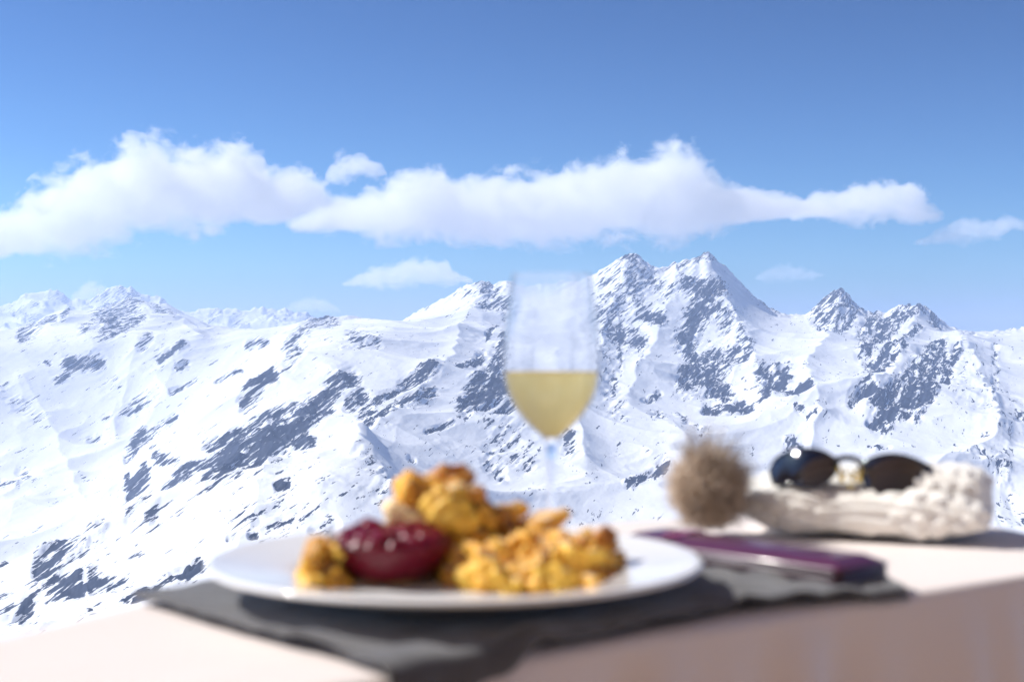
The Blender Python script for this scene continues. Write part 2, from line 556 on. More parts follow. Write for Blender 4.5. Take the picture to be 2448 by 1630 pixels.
cut1 = sum(ROWS[:3])
cut2 = sum(ROWS[:8])
tag(terrain("near_ridge", 0, cut1 + 1), "nearest snow ridge with scattered dark boulders rising to a rounded dome at left", kind="structure")
tag(terrain("mountain_massif", cut1, cut2 + 1), "main snow massif with twin rocky summits and streaked rock faces", kind="structure")
tag(terrain("distant_mountain_range", cut2, NR), "pale hazy range fading to blue on the left skyline", kind="structure")
LOW = float(TZZ.min()); HIGH = float(TZZ.max())


# haze ------------------------------------------------------------------
def box_mesh(name, lo, hi, m):
    x0, y0, z0 = lo; x1, y1, z1 = hi
    v = [(x0, y0, z0), (x1, y0, z0), (x1, y1, z0), (x0, y1, z0), (x0, y0, z1), (x1, y0, z1), (x1, y1, z1), (x0, y1, z1)]
    f = [(0, 3, 2, 1), (4, 5, 6, 7), (0, 1, 5, 4), (1, 2, 6, 5), (2, 3, 7, 6), (3, 0, 4, 7)]
    return link_mesh(name, v, f, m, smooth=False)


mh = bpy.data.materials.new("mountain_air")
mh.use_nodes = True
mh.node_tree.nodes.remove(pr(mh))
pv = nd(mh, "ShaderNodeVolumePrincipled")
pv.inputs["Color"].default_value = (0.55, 0.695, 1.0, 1)
pv.inputs["Density"].default_value = 8.2e-5
pv.inputs["Anisotropy"].default_value = 0.2
lk(mh, pv.outputs[0], mh.node_tree.nodes["Material Output"].inputs["Volume"])
HTOP = HIGH + 12
GZ = LOW - 30
ms = mat("far_snow", (0.88, 0.89, 0.91), 0.8)
gs = link_mesh("snow_ground", [(-30000, -30000, GZ), (30000, -30000, GZ), (30000, 30000, GZ), (-30000, 30000, GZ)], [(0, 1, 2, 3)], ms, smooth=False)
tag(gs, "snow covered valley floor far below the ridges", kind="structure")
tag(box_mesh("haze", (-30500, -30500, GZ - 1.0), (30500, 30500, HTOP), mh), kind="stuff")


# clouds ----------------------------------------------------------------
def make_cloud(label, prof, D, T, dens=0.007, nscale=230.0, amp=2.5, group=None, seed=0.0, edge=0.22):
    """prof: (bearing, top, bottom) along the cloud as seen at distance D; T: half thickness in depth"""
    k = D / F
    xs = np.array([(q[0] - CX) * k for q in prof]); tp = np.array([(HOR - q[1]) * k for q in prof]); bt = np.array([(HOR - q[2]) * k for q in prof])
    xc = 0.5 * (xs[0] + xs[-1]); zc = 0.5 * (tp.max() + bt.min())
    sx = 0.5 * (xs[-1] - xs[0]); sz = 0.5 * (tp.max() - bt.min())
    # hull
    n = 90; kseg = 28
    gx = np.linspace(xs[0], xs[-1], n)
    gt = np.interp(gx, xs, tp); gb = np.interp(gx, xs, bt)
    vs, fs = [], []
    for i in range(n):
        mid = 0.5 * (gt[i] + gb[i]); hf = 0.5 * (gt[i] - gb[i])
        th = T * min(1.0, (hf / sz) ** 0.5)
        for j in range(kseg):
            a = 2 * math.pi * j / kseg
            vs.append((gx[i] - xc, th * math.sin(a) * 1.12, mid - zc + hf * 1.12 * math.cos(a)))
    for i in range(n - 1):
        for j in range(kseg):
            j2 = (j + 1) % kseg
            fs.append((i * kseg + j, (i + 1) * kseg + j, (i + 1) * kseg + j2, i * kseg + j2))
    fs.append(tuple(range(kseg)))
    fs.append(tuple(range((n - 1) * kseg, n * kseg))[::-1])
    m = bpy.data.materials.new("cloud_vapour")
    m.use_nodes = True
    m.node_tree.nodes.remove(pr(m))
    cob = objco(m)
    sep = nd(m, "ShaderNodeSeparateXYZ"); lk(m, cob, sep.inputs[0])
    X, Y, Z = sep.outputs
    xn = math_node(m, 'ADD', math_node(m, 'MULTIPLY', X, 0.5 / sx), 0.5)

    def fcurve(vals):
        fc = nd(m, "ShaderNodeFloatCurve")
        lk(m, xn, fc.inputs["Value"])
        c = fc.mapping.curves[0]
        pts = [((xs[i] - xs[0]) / (2 * sx), (vals[i] - zc) / (2 * sz) + 0.5) for i in range(len(xs))]
        while len(c.points) < len(pts):
            c.points.new(0.5, 0.5)
        for pnt, (a, b) in zip(c.points, pts):
            pnt.location = (min(max(a, 0), 1), min(max(b, 0), 1))
            pnt.handle_type = 'AUTO_CLAMPED'
        fc.mapping.update()
        o = math_node(m, 'MULTIPLY', math_node(m, 'SUBTRACT', fc.outputs[0], 0.5), 2 * sz)
        return o
    to = fcurve(tp); bo = fcurve(bt)
    mid = math_node(m, 'MULTIPLY', math_node(m, 'ADD', to, bo), 0.5)
    hf = math_node(m, 'MAXIMUM', math_node(m, 'MULTIPLY', math_node(m, 'SUBTRACT', to, bo), 0.5), 4.0)
    zz = math_node(m, 'DIVIDE', math_node(m, 'SUBTRACT', Z, mid), hf)
    yy = math_node(m, 'DIVIDE', Y, T)
    d2 = math_node(m, 'ADD', math_node(m, 'MULTIPLY', zz, zz), math_node(m, 'MULTIPLY', yy, yy))
    f = math_node(m, 'SUBTRACT', 1.0, math_node(m, 'SQRT', d2))
    endd = math_node(m, 'SUBTRACT', 0.5, math_node(m, 'ABSOLUTE', math_node(m, 'SUBTRACT', xn, 0.5)))
    fade = math_node(m, 'SUBTRACT', 1.0, math_node(m, 'MULTIPLY', endd, 5.5, clamp=True))
    f = math_node(m, 'SUBTRACT', f, math_node(m, 'MULTIPLY', fade, 0.34))
    nzv = noise(m, mapping(m, cob, (0, 0, 0), (1, 1, 1.25), (seed, seed * 2.1, 0)), 1.0 / nscale, 7, 0.62, 0.3)
    g = math_node(m, 'ADD', f, math_node(m, 'MULTIPLY', math_node(m, 'SUBTRACT', nzv, 0.5), amp))
    g = math_node(m, 'MULTIPLY', math_node(m, 'SUBTRACT', g, edge), 3.4, clamp=True)
    g = math_node(m, 'MULTIPLY', g, dens)
    v_ = nd(m, "ShaderNodeVolumePrincipled")
    v_.inputs["Color"].default_value = (1, 1, 1, 1)
    v_.inputs["Anisotropy"].default_value = 0.1
    lk(m, g, v_.inputs["Density"])
    lk(m, v_.outputs[0], m.node_tree.nodes["Material Output"].inputs["Volume"])
    m.cycles.volume_step_rate = 0.12
    o = link_mesh("cloud", vs, fs, m)
    o.location = (xc, D, zc)
    tag(o, label, "cloud", group)
    return o


CG = "clouds above the snowy skyline"
make_cloud("broad white cloud at the left edge with a humped top",
           [(-420, 520, 650), (-200, 500, 655), (-60, 505, 640), (0, 500, 632), (60, 466, 632), (100, 425, 630), (150, 390, 628), (215, 360, 622), (255, 358, 615), (290, 333, 600), (345, 300, 582), (380, 312, 576), (440, 330, 573),
            (500, 338, 570), (570, 326, 560), (620, 343, 553), (650, 380, 548), (700, 384, 548), (745, 372, 552), (775, 398, 560), (805, 430, 568), (850, 458, 570)], 10500, 620, group=CG, seed=3.0)
make_cloud("small ragged hook shaped cloud scrap above the notch between the two largest clouds",
           [(770, 420, 470), (795, 372, 455), (830, 352, 442), (865, 358, 434), (895, 376, 434), (925, 400, 430)], 10400, 170, group=CG, seed=17.0, nscale=120, dens=0.006)
make_cloud("longest white cloud hanging over the wine glass and the twin summits",
           [(690, 520, 566), (740, 495, 574), (800, 470, 580), (865, 445, 584), (935, 416, 592), (1040, 388, 598), (1075, 406, 600), (1150, 416, 602), (1180, 402, 603), (1250, 392, 603), (1390, 382, 602), (1445, 356, 601), (1500, 354, 600),
            (1590, 322, 599), (1645, 328, 595), (1668, 358, 588), (1710, 405, 577), (1770, 440, 550), (1870, 458, 536), (1935, 470, 527), (2000, 498, 520)], 10000, 620, group=CG, seed=8.0)
make_cloud("small rounded white cloud right of the long cloud, level with its tail",
           [(1895, 495, 532), (1955, 448, 538), (2010, 434, 541), (2080, 422, 543), (2140, 424, 544), (2188, 438, 544), (2220, 476, 543), (2250, 515, 537)], 10200, 330, group=CG, seed=12.0, nscale=190)
make_cloud("thin faint cloud wisp at the far right of the sky",
           [(2190, 570, 590), (2250, 540, 592), (2310, 510, 590), (2370, 522, 580), (2415, 508, 566), (2455, 540, 558)], 10200, 230, dens=0.0028, group=CG, seed=21.0, nscale=130)
make_cloud("little lone cloud low over the saddle left of the glass",
           [(820, 670, 690), (880, 640, 695), (940, 622, 695), (1000, 608, 692), (1050, 612, 690), (1090, 640, 688), (1130, 665, 684)], 15000, 330, dens=0.005, group=CG, seed=30.0, nscale=130, amp=2.6)
make_cloud("tiny pale cloud peeping out behind the far left peaks",
           [(160, 715, 745), (190, 680, 745), (215, 660, 745), (240, 665, 745), (270, 700, 745)], 15500, 200, dens=0.006, group=CG, seed=41.0, nscale=90, amp=2.6)
make_cloud("tiny pale cloud touching the far white plateau",
           [(680, 735, 752), (710, 712, 752), (745, 705, 752), (785, 715, 752), (815, 740, 750)], 15500, 200, dens=0.004, group=CG, seed=45.0, nscale=90, amp=2.6)
make_cloud("faint grey cloud shred right of the twin summits",
           [(1800, 660, 675), (1840, 635, 680), (1880, 625, 680), (1930, 640, 675), (1970, 650, 668)], 15000, 200, dens=0.0016, group=CG, seed=52.0, nscale=90, amp=2.6)

exec_foreground = True


# ================================================================== foreground
def pt(px, py, d):
    """a point d metres ahead, on the bearing measured from the photograph"""
    return Vector(((px - CX) / F * d, d, (HOR - py) / F * d))


# terrace under the table (below the frame)
md = mat("weathered_planks", (0.30, 0.20, 0.13), 0.75)
c_ = objco(md)
lk(md, mixcol(md, noise(md, mapping(md, c_, scale=(9, 0.7, 1)), 3, 5, 0.6), (0.34, 0.22, 0.14), (0.55, 0.38, 0.25)), pr(md).inputs["Base Color"])
bm = bmesh.new()
for i in range(40):
    x = -3.0 + i * 0.15
    g = bmesh.ops.create_cube(bm, size=1.0)
    for v in g['verts']:
        v.co = Vector((x + v.co.x * 0.143, -1.6 + v.co.y * 6.2, TZ - 0.765 + v.co.z * 0.03))
tag(from_bm("terrace", bm, md, smooth=False), "timber terrace the table stands on", kind="structure")

mhw = mat("bounce_boards", (0.80, 0.57, 0.38), 0.8)  # added wall out of view: blocks rear sky, bounces warm light onto the cloth
bm = bmesh.new()
for i in range(34):
    g = bmesh.ops.create_cube(bm, size=1.0)
    for v in g['verts']:
        v.co = Vector((-5.0 + i * 0.3 + v.co.x * 0.285, -1.9 + v.co.y * 0.05, TZ + 0.85 + v.co.z * 3.2))
g = bmesh.ops.create_cube(bm, size=1.0)
for v in g['verts']:
    v.co = Vector((v.co.x * 11.5, -1.15 + v.co.y * 1.9, TZ + 2.55 + v.co.z * 0.12 + v.co.y * -0.25))
tag(from_bm("unseen_bounce_wall", bm, mhw, smooth=False), "unseen board wall and eaves added behind the camera to bounce warm light", kind="structure")

# table and cloth -------------------------------------------------------
mcl = mat("cotton_cloth", (0.87, 0.77, 0.72), 0.85)
c_ = objco(mcl)
wv = nd(mcl, "ShaderNodeTexWave", wave_type='BANDS', bands_direction='X')
wv.inputs["Scale"].default_value = 500
lk(mcl, c_, wv.inputs["Vector"])
big = noise(mcl, c_, 9, 4, 0.55)
bump(mcl, math_node(mcl, 'ADD', math_node(mcl, 'MULTIPLY', wv.outputs[0], 0.15), big), 0.35, 0.006)
pr(mcl).inputs["Sheen Weight"].default_value = 0.2

poly = [(-0.40, 0.585), (-0.345, 0.72), (-0.295, 0.825), (-0.245, 0.930), (-0.165, 1.09), (-0.06, 1.235), (0.06, 1.325), (0.20, 1.385), (0.34, 1.375), (0.432, 1.345), (0.462, 1.27), (0.50, 1.175), (0.485, 1.118),
        (0.372, 1.034), (0.158, 0.8795), (-0.059, 0.723), (-0.20, 0.62), (-0.30, 0.55), (-0.375, 0.54)]
EDGE_P = np.array((-0.059, 0.723)); EDGE_D = np.array((0.431, 0.311)); EDGE_D = EDGE_D / np.linalg.norm(EDGE_D); EDGE_N = np.array((EDGE_D[1], -EDGE_D[0]))
ring = catmull([(a, b) for a, b in poly], per=26, closed=True)
RP = np.array(ring)
cen = np.array((0.06, 0.98))
NB = len(RP)
tang = np.roll(RP, -3, 0) - np.roll(RP, 3, 0)
tang /= np.linalg.norm(tang, axis=1)[:, None]
nrm = np.stack([tang[:, 1], -tang[:, 0]], 1)
if ((RP - cen) * nrm).sum() < 0:
    nrm = -nrm
arc = np.concatenate([[0], np.cumsum(np.linalg.norm(np.diff(RP, axis=0), axis=1))])
fold = 0.55 * np.sin(arc * 2 * math.pi / 0.105 + 0.8) + 0.45 * np.sin(arc * 2 * math.pi / 0.063 + 2.0 + 1.5 * np.sin(arc * 9)) + 0.4 * np.sin(arc * 2 * math.pi / 0.21)
fold = fold + 1.5 * np.exp(-((RP[:, 0] - 0.315) ** 2 + (RP[:, 1] - 0.993) ** 2) / 0.0004)
edge_turn = 1 - np.exp(-((RP[:, 0] - 0.49) ** 2 + (RP[:, 1] - 1.13) ** 2) / 0.01)
vs, fs = [], []
for t in (0.06, 0.2, 0.35, 0.5, 0.62, 0.74, 0.84, 0.92):
    for p_ in RP:
        q = cen + (p_ - cen) * t
        z = 0.0012 * float(fbm(np.array(q[0] * 9), np.array(q[1] * 9), 3))
        vs.append((q[0], q[1], TZ - 0.0035 + z))
re = 0.008
for a in (90, 70, 50, 30, 10, 0):
    for i, p_ in enumerate(RP):
        o = -re + re * math.cos(R(a))
        vs.append((p_[0] + nrm[i, 0] * o, p_[1] + nrm[i, 1] * o, TZ - 0.0035 - re + re * math.sin(R(a))))
for dz in (0.02, 0.045, 0.08, 0.12, 0.17, 0.23, 0.30, 0.36):
    for i, p_ in enumerate(RP):
        o = fold[i] * 0.020 * min(1, dz / 0.16) ** 0.6 + 0.012 * dz / 0.3
        vs.append((p_[0] + nrm[i, 0] * o, p_[1] + nrm[i, 1] * o, TZ - 0.0035 - re - dz))
nl = 8 + 6 + 8
for k in range(nl - 1):
    for i in range(NB):
        j = (i + 1) % NB
        fs.append((k * NB + i, k * NB + j, (k + 1) * NB + j, (k + 1) * NB + i))
vs.append((cen[0], cen[1], TZ - 0.0035))
for i in range(NB):
    fs.append((len(vs) - 1, (i + 1) % NB, i))
cloth = link_mesh("tablecloth", vs, fs, mcl)
bm = bmesh.new(); bm.from_mesh(cloth.data); bmesh.ops.recalc_face_normals(bm, faces=bm.faces); bm.to_mesh(cloth.data); bm.free()
cloth.data.polygons.foreach_set("use_smooth", [True] * len(cloth.data.polygons))
so = cloth.modifiers.new("thickness", 'SOLIDIFY'); so.thickness = 0.0012; so.offset = -1
tag(cloth, "pale cream tablecloth hanging in soft folds over the table edge", "tablecloth")

mwd = mat("table_wood", (0.25, 0.15, 0.08), 0.6)
tb = empty("table", (0.06, 0.98, TZ - 0.75))
tag(tb, "wooden terrace table hidden beneath the pale cloth", "table")
bm = bmesh.new()
lo_, hi_ = [], []
for i in range(0, NB, 6):
    q = cen + (RP[i] - cen) * 0.97 - nrm[i] * 0.006
    hi_.append(bm.verts.new((q[0] - 0.06, q[1] - 0.98, 0.738)))
    lo_.append(bm.verts.new((q[0] - 0.06, q[1] - 0.98, 0.708)))
bm.faces.new(hi_); bm.faces.new(lo_[::-1])
for i in range(len(hi_)):
    j = (i + 1) % len(hi_)
    bm.faces.new((hi_[i], lo_[i], lo_[j], hi_[j]))
from_bm("tabletop", bm, mwd, tb, smooth=False)
for lx, ly in ((-0.27, -0.28), (0.02, -0.10), (0.0, 0.22), (0.33, 0.28)):
    v_, f_ = tube([(lx, ly, 0.0), (lx, ly, 0.36), (lx, ly, 0.71)], [0.018, 0.021, 0.024], 14)
    link_mesh("leg", v_, f_, mwd, tb)

# felt placemat ---------------------------------------------------------
mfe = mat("grey_felt", (0.13, 0.125, 0.135), 0.95)
c_ = objco(mfe)
lk(mfe, mixcol(mfe, noise(mfe, c_, 220, 5, 0.7), (0.042, 0.041, 0.044), (0.125, 0.122, 0.128)), pr(mfe).inputs["Base Color"])
bump(mfe, noise(mfe, c_, 260, 4, 0.7), 0.6, 0.002)
pr(mfe).inputs["Sheen Weight"].default_value = 0.45
front = catmull([(-0.046, 0.698), (-0.012, 0.732), (0.024, 0.776), (0.075, 0.828), (0.130, 0.872), (0.20, 0.914), (0.272, 0.946)], per=8)
PC_XY = (-0.036, 0.915)
T_ = np.array((-0.2455, 0.921)); B_ = np.array((0.06, 1.20))
vs, fs = [], []
nt, ns_ = len(front), 60
for i, fr_ in enumerate(front):
    t = i / (nt - 1)
    bk = T_ * (1 - t) + B_ * t
    for j in range(ns_):
        s_ = j / (ns_ - 1)
        q = bk * (1 - s_) + fr_ * s_
        over = float(np.dot(q - EDGE_P, EDGE_N))
        z = 0.0026 + (0.0012 + 0.0068 * min(1, max(0, (math.hypot(q[0] - PC_XY[0], q[1] - PC_XY[1]) - 0.088) / 0.05))) * abs(float(pnoise(np.array(q[0] * 24.0 + q[1] * 9), np.array(q[1] * 24.0)))) + 0.0002
        lift = 0.007 * math.exp(-((q[0] - 0.02) ** 2 + (q[1] - 0.77) ** 2) / 0.0006) + 0.003 * math.exp(-((q[0] + 0.10) ** 2 + (q[1] - 0.79) ** 2) / 0.0008)
        z += lift
        if over > -0.006:
            e = over + 0.006
            bend = min(e / 0.012, 1.0)
            ang = bend * R(84)
            rr = 0.012 / R(84)
            dx = rr * math.sin(ang); dz = rr * (1 - math.cos(ang))
            if e > 0.012:
                dx += (e - 0.012) * math.cos(R(84)); dz += (e - 0.012) * math.sin(R(84))
            q = q + EDGE_N * (dx - e + 0.0015 + 0.003 * bend * float(pnoise(np.array(t * 14.0), np.array(3.3))))
            z -= dz
        vs.append((q[0], q[1], TZ + z))
for i in range(nt - 1):
    for j in range(ns_ - 1):
        a = i * ns_ + j
        fs.append((a, a + ns_, a + ns_ + 1, a + 1))
pm = link_mesh("placemat", vs, fs, mfe)
so = pm.modifiers.new("thickness", 'SOLIDIFY'); so.thickness = 0.0028; so.offset = 0
tag(pm, "dark grey felt placemat under the plate with one end drooping over the table edge", "placemat")

# plate -----------------------------------------------------------------
mpl = mat("glazed_china", (0.88, 0.87, 0.86), 0.07, Specular_IOR_Level=0.45)
PC = Vector((-0.036, 0.915, TZ + 0.005))
prof = [(0, 0.007), (0.060, 0.007), (0.088, 0.0075), (0.096, 0.010), (0.103, 0.0150), (0.112, 0.0172), (0.135, 0.0205), (0.151, 0.0232), (0.1545, 0.0240), (0.1562, 0.02385), (0.15725, 0.0232), (0.1578, 0.0223), (0.1577, 0.0213), (0.1568, 0.0205), (0.150, 0.0188),
        (0.130, 0.0150), (0.108, 0.0110), (0.099, 0.0065), (0.090, 0.0035), (0.080, 0.0030), (0.078, 0.0), (0.072, 0.0), (0.070, 0.003), (0, 0.003)]
v_, f_ = lathe(prof, 160)
plate = link_mesh("plate", v_, f_, mpl)
plate.location = PC
tag(plate, "wide white china plate with a broad rim on the grey placemat", "plate")
WELL = PC.z + 0.0078

# jam bowl --------------------------------------------------------------
mgl = None
BC = Vector((-0.078, 0.921, WELL))
prof = [(0, 0.0), (0.020, 0.0), (0.0245, 0.0012), (0.030, 0.007), (0.0355, 0.015), (0.0395, 0.024), (0.0412, 0.0295), (0.0408, 0.0305), (0.0398, 0.030), (0.0378, 0.0245), (0.0336, 0.0158), (0.028, 0.0085), (0.021, 0.0038), (0, 0.0032)]
v_, f_ = lathe(prof, 96)
bowl = link_mesh("glass_bowl", v_, f_, None)
bowl.location = BC
tag(bowl, "small clear glass bowl filled with red jam on the plate", "bowl")
mjam = mat("cranberry", (0.22, 0.006, 0.018), 0.30, Specular_IOR_Level=0.35)
c_ = objco(mjam)
lk(mjam, mixcol(mjam, noise(mjam, c_, 160, 4, 0.6), (0.06, 0.002, 0.009), (0.24, 0.008, 0.028)), pr(mjam).inputs["Base Color"])
rg = random.Random(5)
ber = [(rg.uniform(-.034, .034), rg.uniform(-.034, .034), rg.uniform(.0038, .0062)) for _ in range(170)]
na, nr = 120, 46
vs, fs = [], []
for i in range(nr):
    r = 0.0392 * (i / (nr - 1)) ** 0.9
    for k in range(na):
        a = 2 * math.pi * k / na
        x, y = r * math.cos(a), r * math.sin(a)
        z = 0.0240 + 0.0045 * max(0, 1 - (r / 0.041) ** 2)
        z += 0.0058 * math.exp(-((x + .016) ** 2 + (y - .012) ** 2) / 0.00011) + 0.0050 * math.exp(-((x - .018) ** 2 + (y - .006) ** 2) / 0.0001)
        e = 0
        for bx, by, br in ber:
            d2 = (x - bx) ** 2 + (y - by) ** 2
            if d2 < br * br:
                e = max(e, math.sqrt(br * br - d2))
        z += e * 0.95 * min(1, (0.0405 - r) / 0.006)
        vs.append((x, y, z))
ib = len(vs)
for (r, z) in ((0.0392, 0.026), (0.0378, 0.0225), (0.0346, 0.0157), (0.0292, 0.0080), (0.0225, 0.0022), (0.010, 0.0016)):
    for k in range(na):
        a = 2 * math.pi * k / na
        vs.append(((r + 0.0003) * math.cos(a), (r + 0.0003) * math.sin(a), z - 0.0002))
for i in range(nr + 5):
    for k in range(na):
        k2 = (k + 1) % na
        fs.append((i * na + k, i * na + k2, (i + 1) * na + k2, (i + 1) * na + k))
fs.append(tuple(range((nr + 5) * na, (nr + 6) * na)))
jam = link_mesh("cranberry_jam", vs, fs, mjam)
jam.location = BC
tag(jam, "heaped glossy dark red cranberry jam in the glass bowl", "jam")

# torn pancake ----------------------------------------------------------
def pancake_mat(name, a, b, br):
    m = mat(name, a, 0.55, Subsurface_Weight=0.12)
    c = objco(m)
    oi = nd(m, "ShaderNodeObjectInfo").outputs["Random"]
    base = mixcol(m, noise(m, c, 90, 4, 0.6), a, b)
    sepn = nd(m, "ShaderNodeSeparateXYZ"); lk(m, nd(m, "ShaderNodeTexCoord").outputs["Normal"], sepn.inputs[0])
    up = math_node(m, 'ABSOLUTE', sepn.outputs[2])
    face = math_node(m, 'MULTIPLY', math_node(m, 'SUBTRACT', math_node(m, 'ADD', up, math_node(m, 'MULTIPLY', noise(m, c, 70, 3, 0.6), 0.7)), 1.02), 5.0, clamp=True)
    face = math_node(m, 'MULTIPLY', face, math_node(m, 'ADD', math_node(m, 'MULTIPLY', oi, 0.65), 0.10))
    fried = mixcol(m, noise(m, c, 150, 4, 0.7), br, (0.30, 0.13, 0.02))
    col = mixcol(m, face, base, fried)
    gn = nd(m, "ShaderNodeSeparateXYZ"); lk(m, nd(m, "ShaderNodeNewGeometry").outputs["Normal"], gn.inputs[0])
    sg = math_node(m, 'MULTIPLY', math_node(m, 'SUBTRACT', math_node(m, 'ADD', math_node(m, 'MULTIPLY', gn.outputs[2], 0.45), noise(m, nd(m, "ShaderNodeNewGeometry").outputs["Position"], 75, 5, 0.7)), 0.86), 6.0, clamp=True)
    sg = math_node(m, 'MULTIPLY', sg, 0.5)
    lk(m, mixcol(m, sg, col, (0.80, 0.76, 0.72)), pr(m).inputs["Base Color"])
    bump(m, noise(m, c, 260, 4, 0.65), 0.5, 0.002)
    return m


mp1 = pancake_mat("fluffy_pancake", (0.94, 0.41, 0.022), (0.99, 0.56, 0.085), (0.19, 0.060, 0.010))
mp2 = pancake_mat("bright_pancake", (0.99, 0.50, 0.032), (1.0, 0.64, 0.115), (0.36, 0.15, 0.015))
mp4 = pancake_mat("sugared_pancake", (0.95, 0.62, 0.22), (0.95, 0.80, 0.55), (0.80, 0.66, 0.50))
mp3 = pancake_mat("browned_pancake", (0.46, 0.17, 0.018), (0.62, 0.28, 0.03), (0.12, 0.038, 0.010))


def chunk(seed, sx, sy, sz, m, label, group):
    rg = random.Random(seed)
    bm = bmesh.new()
    bmesh.ops.create_cube(bm, size=2.0)
    bmesh.ops.subdivide_edges(bm, edges=bm.edges[:], cuts=7, use_grid_fill=True)
    ox, oy = rg.uniform(-50, 50), rg.uniform(-50, 50)
    co = np.array([v.co[:] for v in bm.verts])
    n_ = np.linalg.norm(co, axis=1)[:, None]
    sph = co / n_
    q = co * 0.5 + sph * 0.5 * 1.15
    q = q * (1 + 0.36 * (pnoise(sph[:, 0] * 1.6 + ox + sph[:, 2] * 0.7, sph[:, 1] * 1.6 + oy) + 0.5 * pnoise(sph[:, 0] * 4 + oy, sph[:, 2] * 4 + sph[:, 1] * 2 + ox)))[:, None]
    bend = rg.uniform(-0.25, 0.35)
    q[:, 2] += bend * (q[:, 0] ** 2 - 0.4)
    for v, c in zip(bm.verts, q):
        v.co = Vector((c[0] * sx, c[1] * sy, c[2] * sz))
    o = from_bm("pancake_piece", bm, m)
    tag(o, label, "pancake piece", group)
    return o


PG = "torn pancake pieces heaped on the plate"
HEAP = "torn golden pancake chunk among those in the low heap right of the jam bowl"
BACK = "torn golden pancake chunk in the tall heap behind the jam bowl"
LEFT = "torn yellow pancake chunk on the plate left of the jam bowl"
